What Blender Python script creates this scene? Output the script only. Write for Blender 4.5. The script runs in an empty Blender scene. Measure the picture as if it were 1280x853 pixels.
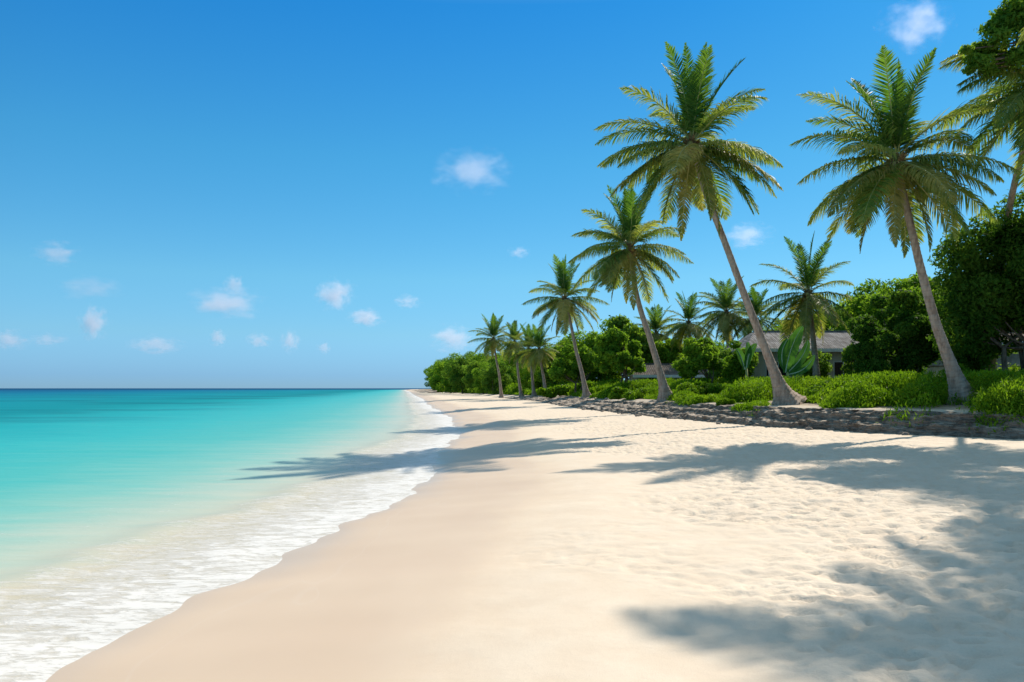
import bpy, math, random
import numpy as np
from mathutils import Vector

# ------------------------------------------------------------------ camera, sky, sun, exposure
scn = bpy.context.scene
COL = scn.collection
CAMZ = 2.1
F, CX, HY = 996.0, 640.0, 485.5            # focal length in photo pixels, centre, horizon row
cam = bpy.data.cameras.new("camera"); cam_o = bpy.data.objects.new("camera", cam); COL.objects.link(cam_o)
cam_o.location = (0, 0, CAMZ); cam_o.rotation_euler = (math.radians(90), 0, 0)
cam.sensor_width = 36; cam.lens = 36 * F / 1280; cam.shift_y = 59.0 / 1280
cam.clip_start = 0.1; cam.clip_end = 60000
scn.camera = cam_o
scn.render.resolution_x = 1024; scn.render.resolution_y = 682

SUNV = Vector((0.78, 0.98, 1.02)).normalized()      # towards the sun
EL = math.asin(SUNV.z); AZ = math.atan2(SUNV.x, SUNV.y)
world = bpy.data.worlds.new("World"); scn.world = world; world.use_nodes = True
wt = world.node_tree; wt.nodes.clear()
W = wt.nodes.new
wo = W("ShaderNodeOutputWorld"); bg = W("ShaderNodeBackground"); sky = W("ShaderNodeTexSky")
sky.sky_type = 'NISHITA'; sky.sun_disc = False
sky.sun_elevation = EL; sky.sun_rotation = AZ
sky.air_density = 1.0; sky.dust_density = 0.15; sky.ozone_density = 4.0; sky.altitude = 0
hs = W("ShaderNodeHueSaturation"); hs.inputs['Saturation'].default_value = 1.15; hs.inputs['Value'].default_value = 1.0
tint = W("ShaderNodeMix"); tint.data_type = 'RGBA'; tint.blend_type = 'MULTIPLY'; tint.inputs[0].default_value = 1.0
# saturated tropical sky tint by height above the horizon, plus added fill light overhead
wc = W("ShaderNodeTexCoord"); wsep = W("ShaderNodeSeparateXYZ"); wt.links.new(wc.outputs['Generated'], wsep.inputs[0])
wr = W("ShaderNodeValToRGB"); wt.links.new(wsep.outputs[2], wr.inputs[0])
_st = [(0.0, (.21, .41, .82)), (.015, (.21, .41, .82)), (.066, (.32, .53, .70)), (.134, (.38, .65, .69)), (.275, (.27, .70, .73)), (.434, (.125, .64, .81)), (.60, (2.3, 1.6, 1.0)), (1.0, (3.5, 2.1, 1.1))]  # last two stops: unseen overhead sky, brightened and warmed to lift the shade
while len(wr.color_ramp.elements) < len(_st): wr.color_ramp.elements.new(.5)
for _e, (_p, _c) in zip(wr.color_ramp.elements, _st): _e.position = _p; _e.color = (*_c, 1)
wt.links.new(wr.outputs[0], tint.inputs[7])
wt.links.new(sky.outputs[0], hs.inputs['Color'])
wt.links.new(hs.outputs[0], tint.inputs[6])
wdot = W("ShaderNodeVectorMath"); wdot.operation = 'DOT_PRODUCT'; wt.links.new(wc.outputs['Generated'], wdot.inputs[0]); wdot.inputs[1].default_value = (math.sin(AZ), math.cos(AZ), 0)
wm = W("ShaderNodeMapRange"); wt.links.new(wdot.outputs['Value'], wm.inputs[0])
for _i, _q in enumerate((.35, 1., 1., .78)): wm.inputs[_i + 1].default_value = _q
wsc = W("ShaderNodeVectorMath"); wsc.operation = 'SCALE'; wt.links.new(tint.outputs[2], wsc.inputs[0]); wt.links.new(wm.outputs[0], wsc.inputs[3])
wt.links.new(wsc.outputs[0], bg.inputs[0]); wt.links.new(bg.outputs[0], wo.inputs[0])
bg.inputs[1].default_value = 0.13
sun = bpy.data.lights.new("sun", 'SUN'); sun.energy = 4.2; sun.angle = math.radians(0.6); sun.color = (1.0, 0.91, 0.79)
sun_o = bpy.data.objects.new("sun", sun); COL.objects.link(sun_o)
sun_o.rotation_euler = SUNV.to_track_quat('Z', 'Y').to_euler(); sun_o.location = (40, 40, 60)
scn.view_settings.view_transform = 'Standard'; scn.view_settings.look = 'None'
scn.view_settings.exposure = 0.5; scn.view_settings.gamma = 1.0; scn.view_settings.use_curve_mapping = False
scn.cycles.use_denoising = True
scn.cycles.max_bounces = 8; scn.cycles.transparent_max_bounces = 24; scn.cycles.volume_bounces = 2
scn.cycles.transmission_bounces = 6

# ------------------------------------------------------------------ helpers
rng = np.random.default_rng(7); random.seed(7)

def P(px, py, Y):                                    # photo pixel at depth Y -> world point
    return Vector(((px - CX) / F * Y, Y, CAMZ + (HY - py) / F * Y))

def tag(o, label=None, cat=None, group=None, kind=None):
    if label: o['label'] = label
    if cat: o['category'] = cat
    if group: o['group'] = group
    if kind: o['kind'] = kind
    return o

def mesh(name, v, f, mat=None, smooth=False):
    me = bpy.data.meshes.new(name)
    v = np.asarray(v, dtype=np.float32)
    if isinstance(f, np.ndarray):
        n, k = f.shape
        me.vertices.add(len(v)); me.vertices.foreach_set('co', v.ravel())
        me.loops.add(n * k); me.loops.foreach_set('vertex_index', f.astype(np.int32).ravel())
        me.polygons.add(n)
        me.polygons.foreach_set('loop_start', np.arange(0, n * k, k, dtype=np.int32))
        me.polygons.foreach_set('loop_total', np.full(n, k, dtype=np.int32))
        me.update(calc_edges=True)
    else:
        me.from_pydata([tuple(map(float, p)) for p in v], [], [tuple(int(i) for i in q) for q in f])
        me.update()
    if smooth: me.polygons.foreach_set('use_smooth', [True] * len(me.polygons))
    if mat: me.materials.append(mat)
    return me

def obj(name, me, parent=None, loc=(0, 0, 0), rot=(0, 0, 0), scale=(1, 1, 1)):
    o = bpy.data.objects.new(name, me); COL.objects.link(o)
    o.location = loc; o.rotation_euler = rot; o.scale = scale
    if parent is not None: o.parent = parent
    return o

def empty(name, loc=(0, 0, 0)):
    o = bpy.data.objects.new(name, None); COL.objects.link(o); o.location = loc; o.empty_display_size = .3
    return o

def copy_tree(o, parent=None):
    c = o.copy(); COL.objects.link(c); c.parent = parent
    for ch in list(o.children): copy_tree(ch, c)
    return c

def sstep(a, b, x):
    t = np.clip((x - a) / (b - a), 0, 1); return t * t * (3 - 2 * t)

_perm = rng.permutation(65536).astype(np.int64)
_val = rng.random(65536)
def vnoise(x, y, z=None, seed=0):                    # value noise, 0..1
    x = np.asarray(x, float); y = np.asarray(y, float)
    z = np.zeros_like(x) if z is None else np.asarray(z, float)
    xi, yi, zi = np.floor(x).astype(np.int64), np.floor(y).astype(np.int64), np.floor(z).astype(np.int64)
    fx, fy, fz = x - xi, y - yi, z - zi
    fx, fy, fz = [t * t * (3 - 2 * t) for t in (fx, fy, fz)]
    def h(a, b, c): return _val[_perm[(_perm[(_perm[(a + seed * 131) & 65535] + b) & 65535] + c) & 65535]]
    r = 0
    for dx in (0, 1):
        for dy in (0, 1):
            for dz in (0, 1):
                w = (fx if dx else 1 - fx) * (fy if dy else 1 - fy) * (fz if dz else 1 - fz)
                r = r + w * h(xi + dx, yi + dy, zi + dz)
    return r
def fbm(x, y, z=None, oct=4, seed=0):
    r, a, t, f = 0, 1., 0, 1.
    for i in range(oct):
        r = r + a * vnoise(np.asarray(x) * f, np.asarray(y) * f, None if z is None else np.asarray(z) * f, seed + i); t += a
        a *= .5; f *= 2.03
    return r / t

def grid_faces(r, c):
    i = np.arange(r - 1)[:, None] * c + np.arange(c - 1)[None, :]
    return np.stack([i, i + 1, i + c + 1, i + c], -1).reshape(-1, 4)

def fattr(me, name, data):
    a = me.attributes.new(name, 'FLOAT', 'POINT'); a.data.foreach_set('value', np.asarray(data, np.float32).ravel())

def srgb(r, g, b, k=1.0):
    def c(u):
        u /= 255.; return (u / 12.92 if u <= .04045 else ((u + .055) / 1.055) ** 2.4) * k
    return (min(c(r), .95), min(c(g), .95), min(c(b) * .92, .95), 1)

# ------------------------------------------------------------------ node helpers
class NT:
    def __init__(s, name):
        s.m = bpy.data.materials.new(name); s.m.use_nodes = True; s.t = s.m.node_tree; s.t.nodes.clear()
        s.out = s.t.nodes.new('ShaderNodeOutputMaterial')
    def n(s, typ, **kw):
        nd = s.t.nodes.new('ShaderNode' + typ)
        for k, v in kw.items(): setattr(nd, k, v)
        return nd
    def l(s, a, b): s.t.links.new(a, b)
    def sock(s, v, inp):
        if isinstance(v, bpy.types.NodeSocket): s.l(v, inp)
        else: inp.default_value = v
    def math(s, op, a, b=0.0, c=None, clamp=False):
        nd = s.n('Math', operation=op, use_clamp=clamp); s.sock(a, nd.inputs[0]); s.sock(b, nd.inputs[1])
        if c is not None: s.sock(c, nd.inputs[2])
        return nd.outputs[0]
    def noise(s, scale, detail=3, rough=.5, mapping=None, coord=None, dist=0.):
        nd = s.n('TexNoise'); nd.inputs['Scale'].default_value = scale; nd.inputs['Detail'].default_value = detail
        nd.inputs['Roughness'].default_value = rough; nd.inputs['Distortion'].default_value = dist
        if coord is None: coord = s.geo()
        if mapping:
            mp = s.n('Mapping'); mp.inputs['Scale'].default_value = mapping; s.l(coord, mp.inputs[0]); coord = mp.outputs[0]
        s.l(coord, nd.inputs['Vector']); return nd.outputs['Fac']
    def geo(s):
        if not hasattr(s, '_g'): s._g = s.n('NewGeometry')
        return s._g.outputs['Position']
    def objc(s):
        if not hasattr(s, '_o'): s._o = s.n('TexCoord')
        return s._o.outputs['Object']
    def rnd(s):
        return s.n('ObjectInfo').outputs['Random']
    def ramp(s, fac, stops, interp='LINEAR'):
        nd = s.n('ValToRGB'); cr = nd.color_ramp; cr.interpolation = interp
        while len(cr.elements) < len(stops): cr.elements.new(.5)
        for e, (p, c) in zip(cr.elements, stops): e.position = p; e.color = c
        s.l(fac, nd.inputs[0]); return nd.outputs[0]
    def mr(s, v, a, b, c=0., d=1., smooth=True):
        nd = s.n('MapRange'); nd.interpolation_type = 'SMOOTHSTEP' if smooth else 'LINEAR'
        s.sock(v, nd.inputs[0])
        for i, q in enumerate((a, b, c, d)): nd.inputs[i + 1].default_value = q
        return nd.outputs[0]
    def mix(s, fac, a, b, bt='MIX'):
        nd = s.n('Mix', data_type='RGBA', blend_type=bt); s.sock(fac, nd.inputs[0]); s.sock(a, nd.inputs[6]); s.sock(b, nd.inputs[7])
        return nd.outputs[2]
    def attr(s, name):
        return s.n('Attribute', attribute_name=name).outputs['Fac']
    def bump(s, h, strength=.5, dist=.02, normal=None):
        nd = s.n('Bump'); s.sock(strength, nd.inputs['Strength']); nd.inputs['Distance'].default_value = dist
        s.l(h, nd.inputs['Height'])
        if normal: s.l(normal, nd.inputs['Normal'])
        return nd.outputs[0]
    def principled(s, color, rough=.8, normal=None, spec=.3, coat=0.):
        p = s.n('BsdfPrincipled'); s.sock(color, p.inputs['Base Color']); s.sock(rough, p.inputs['Roughness'])
        s.sock(spec, p.inputs['Specular IOR Level'])
        if normal: s.l(normal, p.inputs['Normal'])
        return p
    def done(s, shader):
        s.l(shader, s.out.inputs[0]); return s.m

def leaf_mat(name, c1, c2, trans=.35, rough=.65, nscale=1.2, tcol=1.6, rand=.25, spec=.05):
    s = NT(name)
    f = s.noise(nscale, 3, .6, coord=s.geo())
    f2 = s.noise(nscale * 9, 2, .6, coord=s.geo())
    f = s.math('ADD', s.math('MULTIPLY', f, .6), s.math('MULTIPLY', f2, .4))
    f = s.math('ADD', s.mr(f, .36, .64), s.math('MULTIPLY', s.math('SUBTRACT', s.rnd(), .5), rand), clamp=True)
    col = s.mix(f, c1, c2)
    p = s.principled(col, rough, spec=spec)
    tr = s.n('BsdfTranslucent')
    tcn = s.mix(1.0, col, (tcol * 1.05, tcol, tcol * .45, 1), 'MULTIPLY'); s.l(tcn, tr.inputs[0])
    mx = s.n('MixShader'); mx.inputs[0].default_value = trans
    s.l(p.outputs[0], mx.inputs[1]); s.l(tr.outputs[0], mx.inputs[2])
    return s.done(mx.outputs[0])

# ------------------------------------------------------------------ materials
M = {}
M['palm'] = leaf_mat('palm_leaf', (.105, .19, .04, 1), (.30, .335, .095, 1), .42, .6, .5, 1.7, .6, .10)
M['palm_young'] = leaf_mat('palm_young_leaf', (.055, .14, .02, 1), (.12, .215, .035, 1), .45, .5, .5, 1.6, .4, .2)
M['palm_old'] = leaf_mat('palm_old_leaf', (.17, .21, .05, 1), (.38, .34, .12, 1), .4, .55, .6, 1.5, .8, .15)
M['leaf_bright'] = leaf_mat('leaf_bright', (.075, .165, .016, 1), (.17, .29, .03, 1), .5, .7, .8, 1.9)
M['leaf_mid'] = leaf_mat('leaf_mid', (.065, .15, .02, 1), (.16, .26, .04, 1), .5, .7, .8, 1.9)
M['leaf_dark'] = leaf_mat('leaf_dark', (.032, .090, .012, 1), (.095, .180, .026, 1), .45, .7, .9, 1.8)
M['leaf_cover'] = leaf_mat('leaf_cover', (.085, .19, .010, 1), (.20, .33, .022, 1), .42, .55, .9, 1.5)
M['leaf_banana'] = leaf_mat('banana_leaf', (.045, .14, .03, 1), (.08, .20, .045, 1), .35, .3, 2., 1.5, .1)

def m_trunk():
    s = NT('palm_bark'); co = s.objc()
    sep = s.n('SeparateXYZ'); s.l(co, sep.inputs[0])
    n = s.noise(2.2, 4, .6, coord=co)
    rings = s.math('SINE', s.math('ADD', s.math('MULTIPLY', sep.outputs[2], 30.), s.math('MULTIPLY', n, 7.)))
    fine = s.noise(9, 4, .6, mapping=(1, 1, .22), coord=co)
    base = s.mix(s.mr(fine, .3, .7), (.23, .165, .125, 1), (.44, .34, .27, 1))
    base = s.mix(s.mr(n, .45, .75), base, (.36, .30, .25, 1))
    col = s.mix(s.math('MULTIPLY', s.mr(rings, .6, .95), .13), base, (.09, .065, .05, 1))
    h = s.math('ADD', s.math('MULTIPLY', rings, -.5), s.math('MULTIPLY', fine, 1.4))
    return s.done(s.principled(col, .85, s.bump(h, .35, .02), .12).outputs[0])
M['trunk'] = m_trunk()
def m_bark():
    s = NT('tree_bark'); co = s.objc(); f = s.noise(7, 4, .6, mapping=(1, 1, .3), coord=co)
    return s.done(s.principled(s.mix(s.mr(f, .3, .7), (.07, .05, .035, 1), (.20, .155, .115, 1)), .9, s.bump(f, .6, .04), .1).outputs[0])
M['bark'] = m_bark()
def simple(name, c1, c2, sc=6, rough=.8, b=.3, mapping=None, spec=.2):
    s = NT(name); f = s.noise(sc, 4, .6, mapping=mapping, coord=s.objc())
    return s.done(s.principled(s.mix(s.mr(f, .3, .7), c1, c2), rough, s.bump(f, b, .02), spec).outputs[0])
M['rachis'] = simple('frond_rib', (.26, .28, .08, 1), (.46, .42, .16, 1), 3, .5)
M['fibre'] = simple('palm_fibre', (.10, .065, .03, 1), (.27, .19, .09, 1), 14, .9, .6)
M['nut'] = simple('coconut_husk', (.20, .19, .04, 1), (.38, .25, .08, 1), 5, .45, .1, spec=.4)
M['stalk'] = simple('fruit_stalk', (.40, .33, .12, 1), (.50, .36, .18, 1), 5, .6)
M['wall'] = simple('plaster_wall', (.42, .365, .29, 1), (.56, .50, .41, 1), 1.2, .9, .1)
M['wall2'] = simple('weathered_wall', (.20, .16, .115, 1), (.34, .28, .21, 1), 1.6, .9, .15)
M['frame'] = simple('white_paint', (.60, .59, .55, 1), (.72, .70, .66, 1), 5, .6, .05)
M['dark'] = simple('dark_interior', (.02, .02, .018, 1), (.04, .036, .03, 1), 3, .9)
M['timber'] = simple('timber', (.12, .085, .055, 1), (.22, .16, .11, 1), 5, .85, .3)
M['vein'] = simple('pale_leaf_rib', (.42, .50, .30, 1), (.55, .60, .42, 1), 5, .5)
M['driftstone'] = simple('shore_stone', (.14, .115, .095, 1), (.36, .30, .25, 1), 9, .95, .7)
def m_glass():
    s = NT('window_glass'); p = s.principled((.02, .024, .024, 1), .25, spec=.15); return s.done(p.outputs[0])
M['glass'] = m_glass()
def m_roof(name, a, b, axis_scale):
    s = NT(name); co = s.objc(); f = s.noise(1.3, 4, .6, coord=co); sep = s.n('SeparateXYZ'); s.l(co, sep.inputs[0])
    cor = s.math('SINE', s.math('MULTIPLY', sep.outputs[0], axis_scale))
    st = s.noise(3.0, 3, .6, mapping=(3, .25, .25), coord=co)
    col = s.mix(s.mr(f, .3, .7), a, b); col = s.mix(s.math('MULTIPLY', s.mr(st, .42, .70), .7), col, (.07, .05, .035, 1))
    return s.done(s.principled(col, .95, s.bump(cor, .5, .03), .03).outputs[0])
M['roof'] = m_roof('corrugated_roof', (.19, .175, .165, 1), (.37, .345, .325, 1), 38.)
M['roof2'] = m_roof('weathered_roof', (.10, .085, .07, 1), (.19, .16, .135, 1), 34.)

def m_sand():
    s = NT('sand'); sd = s.attr('shore_dist'); foot = s.attr('footmarks'); inl = s.attr('inland')
    big = s.noise(.35, 4, .55); mid = s.noise(2.2, 4, .6); grain = s.noise(90, 3, .7); lump = s.noise(9, 4, .6)
    sw = s.noise(.55, 3, .5, mapping=(1.6, .5, 1))
    dry = s.mix(s.mr(mid, .3, .7), (.715, .585, .445, 1), (.755, .635, .495, 1))
    dry = s.mix(s.math('MULTIPLY', s.mr(grain, .35, .75), .22), dry, (.50, .40, .31, 1))
    d2 = s.math('ADD', sd, s.math('MULTIPLY', s.math('SUBTRACT', sw, .5), 1.6))
    wet = s.mr(d2, 3.9, 2.1, 0., 1.)
    soak = s.mr(d2, 1.1, .05, 0., 1.)
    wetc = s.mix(s.mr(big, .3, .7), (.635, .475, .335, 1), (.68, .52, .37, 1))
    col = s.mix(wet, dry, wetc); col = s.mix(soak, col, (.60, .46, .335, 1))
    # thin drift lines left by the last waves on the wet sand
    li = s.noise(.8, 3, .5, mapping=(1.2, .35, 1)); ln = s.math('ABSOLUTE', s.math('SUBTRACT', s.math('FRACT', s.math('ADD', s.math('MULTIPLY', sd, .55), s.math('MULTIPLY', li, 1.6))), .5))
    line = s.math('MULTIPLY', s.mr(ln, .03, .0), s.math('MULTIPLY', wet, .12)); col = s.mix(line, col, (.72, .61, .51, 1))
    # bits of leaf and bark litter near the bank
    lit = s.noise(30, 2, .5); litm = s.math('MULTIPLY', s.mr(lit, .66, .72), s.math('MAXIMUM', s.mr(inl, -5., -.3), s.math('MULTIPLY', foot, .12))); col = s.mix(s.math('MULTIPLY', litm, .6), col, (.18, .13, .09, 1))
    # earth behind the bank
    soil = s.mix(s.mr(mid, .35, .65), (.20, .15, .10, 1), (.46, .37, .28, 1))
    col = s.mix(s.mr(s.math('ADD', inl, s.math('MULTIPLY', mid, 1.0)), .6, 2.6), col, soil)
    col = s.mix(s.mr(inl, 5., 9.), col, (.07, .085, .03, 1))
    rough = s.mr(wet, 0., 1., .92, .50)
    rough = s.math('SUBTRACT', rough, s.math('MULTIPLY', soak, .20))
    hh = s.math('ADD', s.math('MULTIPLY', lump, s.math('MULTIPLY', foot, 1.0)), s.math('MULTIPLY', grain, s.mr(wet, 0, 1, .10, .01)))
    hh = s.math('ADD', hh, s.math('MULTIPLY', mid, s.mr(wet, 0, 1, .5, .05)))
    nb = s.bump(hh, .55, .035)
    return s.done(s.principled(col, rough, nb, s.mr(wet, 0, 1, .10, .17)).outputs[0])
M['sand'] = m_sand()

KW = .74
def m_water():
    s = NT('sea_water'); sd = s.attr('shore_dist')
    a = s.noise(.018, 4, .55, mapping=(1.0, .6, 1)); b = s.noise(.12, 4, .55, mapping=(.5, 1.3, 1)); c = s.noise(.9, 4, .6, mapping=(.45, 1.8, 1))
    nz = s.math('ADD', s.math('MULTIPLY', s.math('SUBTRACT', a, .5), .55), s.math('MULTIPLY', s.math('SUBTRACT', b, .5), .30))
    nz = s.math('ADD', nz, s.math('MULTIPLY', s.math('SUBTRACT', c, .5), .42))
    t = s.math('LOGARITHM', s.math('ADD', sd, 1.), 10.)
    t = s.math('ADD', t, s.math('MULTIPLY', nz, .55)); t = s.math('DIVIDE', t, 3.0, clamp=True)
    st = []
    for d, cc in ((0, (244, 230, 206)), (1.6, (242, 230, 209)), (3.2, (206, 222, 207)), (5.5, (146, 214, 204)), (9, (92, 204, 200)), (15, (52, 196, 200)), (24, (25, 180, 190)), (38, (12, 150, 165)), (70, (8, 150, 172)), (140, (4, 128, 165)), (300, (4, 100, 150)), (900, (3, 74, 122))):
        st.append((min(math.log10(1 + d) / 3.0, 1), srgb(*cc, KW)))
    col = s.ramp(t, st)
    # seagrass patches
    sg = s.noise(.05, 4, .6, mapping=(.5, 1.0, 1)); sgm = s.math('MULTIPLY', s.mr(sg, .46, .60), s.math('MULTIPLY', s.mr(sd, 16, 30), s.mr(sd, 160, 75)))
    col = s.mix(s.math('MULTIPLY', sgm, .55), col, srgb(8, 112, 130, KW))
    # foam
    fn1 = s.noise(1.0, 5, .62, mapping=(2.4, 6.0, 1), dist=.9); fn2 = s.noise(1.0, 4, .6, mapping=(7.5, 19., 1), dist=1.0); fb = s.noise(.55, 3, .5)
    fn = s.math('ADD', s.math('MULTIPLY', fn1, .62), s.math('MULTIPLY', fn2, .38))
    sw = s.math('ADD', sd, s.math('MULTIPLY', s.math('SUBTRACT', fb, .5), 1.1))
    prof = s.mr(sw, 2.5, .2, 0., 1., smooth=False)
    thr = s.mr(prof, 0., 1., .55, .30, smooth=False)
    fm = s.math('SUBTRACT', fn, thr); fm = s.mr(fm, -.07, .24)
    fm = s.math('MULTIPLY', fm, s.mr(sw, 2.7, 2.1))
    edge = s.mr(s.math('ABSOLUTE', s.math('ADD', sd, .0)), .16, .02); fm = s.math('MAXIMUM', fm, s.math('MULTIPLY', edge, .0))
    # second, thinner line of old foam further out
    o2 = s.math('MULTIPLY', s.mr(fn, .55, .72), s.math('MULTIPLY', s.mr(sw, 2.4, 3.2), s.mr(sw, 7.0, 3.6))); fm = s.math('MAXIMUM', fm, s.math('MULTIPLY', o2, .5))
    colf = s.mix(s.math('MULTIPLY', fm, .93), col, (.74, .712, .67, 1))
    w1 = s.noise(.9, 3, .5, mapping=(.6, 2.0, 1)); w2 = s.noise(4.5, 3, .5, mapping=(.5, 1.6, 1)); w3 = s.noise(.10, 2, .5, mapping=(.5, 1.8, 1))
    hh = s.math('ADD', s.math('MULTIPLY', w1, .7), s.math('MULTIPLY', w2, .16)); hh = s.math('ADD', hh, s.math('MULTIPLY', fm, .22)); hh = s.math('ADD', hh, s.math('MULTIPLY', w3, 1.5))
    nb = s.bump(hh, .45, .07)
    df = s.n('BsdfDiffuse'); s.l(colf, df.inputs[0]); s.l(nb, df.inputs['Normal'])
    gl = s.n('BsdfGlossy'); s.sock(s.mr(fm, 0, 1, .22, .6), gl.inputs['Roughness']); s.l(nb, gl.inputs['Normal'])
    fr = s.n('Fresnel'); fr.inputs['IOR'].default_value = 1.33; s.l(nb, fr.inputs['Normal'])
    p = s.n('MixShader'); s.l(s.math('MULTIPLY', fr.outputs[0], s.mr(sd, 0, 40, .42, .10)), p.inputs[0]); s.l(df.outputs[0], p.inputs[1]); s.l(gl.outputs[0], p.inputs[2])
    tr = s.n('BsdfTransparent'); mx = s.n('MixShader')
    al = s.math('MAXIMUM', s.mr(sd, 0., 3.5, .80, 1.), fm); s.l(al, mx.inputs[0]); s.l(tr.outputs[0], mx.inputs[1]); s.l(p.outputs[0], mx.inputs[2])
    return s.done(mx.outputs[0])
M['water'] = m_water()

def m_rock():
    s = NT('coral_rock'); co = s.geo()
    f = s.noise(2.2, 5, .65, coord=co); st = s.noise(3.2, 4, .65, mapping=(.6, .6, 6), coord=co); g = s.noise(16, 4, .7, coord=co)
    v = s.n('TexVoronoi'); v.inputs['Scale'].default_value = 5.5; v.feature = 'F1'
    mp = s.n('Mapping'); mp.inputs['Scale'].default_value = (.8, .8, 2.6); s.l(co, mp.inputs[0]); s.l(mp.outputs[0], v.inputs['Vector'])
    col = s.mix(s.mr(f, .35, .65), (.13, .098, .073, 1), (.35, .275, .21, 1))
    col = s.mix(s.math('MULTIPLY', s.mr(st, .42, .66), .7), col, (.36, .30, .245, 1))
    col = s.mix(s.math('MULTIPLY', s.mr(g, .5, .7), .5), col, (.07, .055, .045, 1))
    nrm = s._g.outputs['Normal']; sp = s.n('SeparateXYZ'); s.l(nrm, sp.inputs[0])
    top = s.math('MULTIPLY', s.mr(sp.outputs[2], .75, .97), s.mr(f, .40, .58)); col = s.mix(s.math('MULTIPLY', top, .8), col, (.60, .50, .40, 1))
    hh = s.math('ADD', s.math('MULTIPLY', st, .8), s.math('ADD', s.math('MULTIPLY', g, .5), s.math('MULTIPLY', v.outputs['Distance'], -.8)))
    return s.done(s.principled(col, .95, s.bump(hh, .9, .12), .1).outputs[0])
M['rock'] = m_rock()

# ------------------------------------------------------------------ shoreline and bank lines
_sy = np.array([-60, -20, 3, 5.7, 7.5, 9.75, 11.65, 15.5, 20, 27, 35, 43, 60, 107, 150, 220, 465, 836, 1150, 3000, 9000.])
_sx = np.array([-3.95, -3.9, -3.68, -3.5, -3.12, -2.97, -2.78, -2.55, -2.35, -2.5, -2.75, -3.2, -5.2, -11.8, -17., -27, -60, -112, -150, -300, -900.])
_fy = np.concatenate([np.linspace(-60, 200, 2600), np.geomspace(200.5, 9000, 500)])
_fx = np.interp(_fy, _sy, _sx); _k = np.hanning(61); _k /= _k.sum()
_fx[30:2570] = np.convolve(_fx, _k, 'same')[30:2570]
def shore(Y):
    Y = np.asarray(Y, float); a = np.exp(-np.abs(Y) / 150)
    return np.interp(Y, _fy, _fx) + a * (.10 * np.sin(Y * 1.35 + 1) + .07 * np.sin(Y * 2.9 + .5) + .035 * np.sin(Y * 6.1)) + a * .25 * np.sin(Y * .33 + 2.2)
_by = np.array([-60, 4, 12, 19, 24.3, 28, 32.5, 42.3, 63, 100, 150, 200, 270, 500, 836, 1200.])
_bx = np.array([60, 46, 34, 23, 16.2, 13.2, 11.0, 8.9, 5.6, 3.0, -4., -13., -25, -52, -103, -140.])
_gy = np.linspace(-60, 1200, 12600); _gx = np.interp(_gy, _by, _bx); _k2 = np.hanning(51); _k2 /= _k2.sum()
_gx[25:-25] = np.convolve(_gx, _k2, 'same')[25:-25]
_gs = np.gradient(_gx, _gy)
def bankx(Y): return np.interp(Y, _gy, _gx)
def inland(X, Y):
    sl = np.interp(Y, _gy, _gs); return (X - bankx(Y)) / np.sqrt(1 + sl * sl)
def spread(Y): return np.interp(Y, [0, 24, 30, 36, 45, 70, 110], [.8, .85, 1.0, 1.4, 2.3, 3.6, 4.5])
def bankh(Y): return np.interp(Y, [0, 60, 100, 140, 250], [.80, .80, .7, .35, .25])
def ground_z(X, Y):
    X = np.asarray(X, float); Y = np.asarray(Y, float)
    d = X - shore(Y)
    zs = np.where(d < 0, np.maximum(.075 * d, -3.0), .56 * (1 - np.exp(-np.maximum(d, 0) / 5.6)))
    e = inland(X, Y); sp = spread(Y); bh = bankh(Y)
    zi = bh * sstep(.15 * sp, 1.0 * sp, e) + .32 * sstep(sp, sp + 5, e) + .5 * sstep(sp + 4, sp + 30, e)
    return zs + zi

# ------------------------------------------------------------------ ground sheet
def build_ground():
    rows = [-60, -40, -25, -15, -8, -4, 0]
    y = 1.0
    while y < 1150:
        rows.append(y); y += max(.035, .0052 * y) if y < 40 else .012 * y
        if y < 3: y += .15
    rows.append(1150)
    Y = np.array(rows, float)
    cols = list(np.linspace(-60, -8, 27)) + list(np.arange(-7.5, -1.5, .25)) + list(np.arange(-1.5, 14, .045)) + list(np.arange(14, 60, .4))
    x = 61.
    while x < 1800: cols.append(x); x *= 1.06
    D = np.array(cols)
    YY, DD = np.meshgrid(Y, D, indexing='ij'); XX = shore(YY) + DD
    Z = ground_z(XX, YY)
    e = inland(XX, YY)
    # trampled dry sand
    wob = fbm(XX * .35, YY * .35, oct=3, seed=5)
    foot = sstep(5.0, 7.4, DD + .9 + (wob - .5) * 4.5 + 0.04 * (YY - 8)) * sstep(1.0, -.5, e - 0.) * (YY > -8) 
    near = np.exp(-np.maximum(YY - 30, 0) / 30)
    n1 = vnoise(XX * 6.0, YY * 5.6, seed=11); n2 = vnoise(XX * 13.5 + 3, YY * 13.5, seed=12); n3 = fbm(XX * 1.1, YY * 1.1, oct=3, seed=13)
    dim = -.028 * sstep(.50, .86, n1) - .026 * sstep(.50, .86, n2) + .035 * (n3 - .5)
    Z = Z + foot * near * dim * 1.3
    # low soft undulations and a faint berm where the last tide stopped
    Z = Z + .030 * (fbm(XX * .45, YY * .25, oct=3, seed=20) - .5) * sstep(1.5, 5, DD) + .035 * np.exp(-((DD - 4.0 - .8 * (wob - .5)) / .9) ** 2) * near
    Z = Z + .10 * (fbm(XX * .3, YY * .3, oct=3, seed=22) - .5) * sstep(2, 5, e)
    me = mesh('sand', np.stack([XX, YY, Z], -1).reshape(-1, 3), grid_faces(len(Y), len(D)), M['sand'], True)
    fattr(me, 'shore_dist', DD); fattr(me, 'footmarks', foot); fattr(me, 'inland', np.clip(e - spread(YY) * .5, -50, 50))
    tag(obj('sand', me), 'pale dry and wet sand beach running up to the bank', kind='structure')
build_ground()

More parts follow.
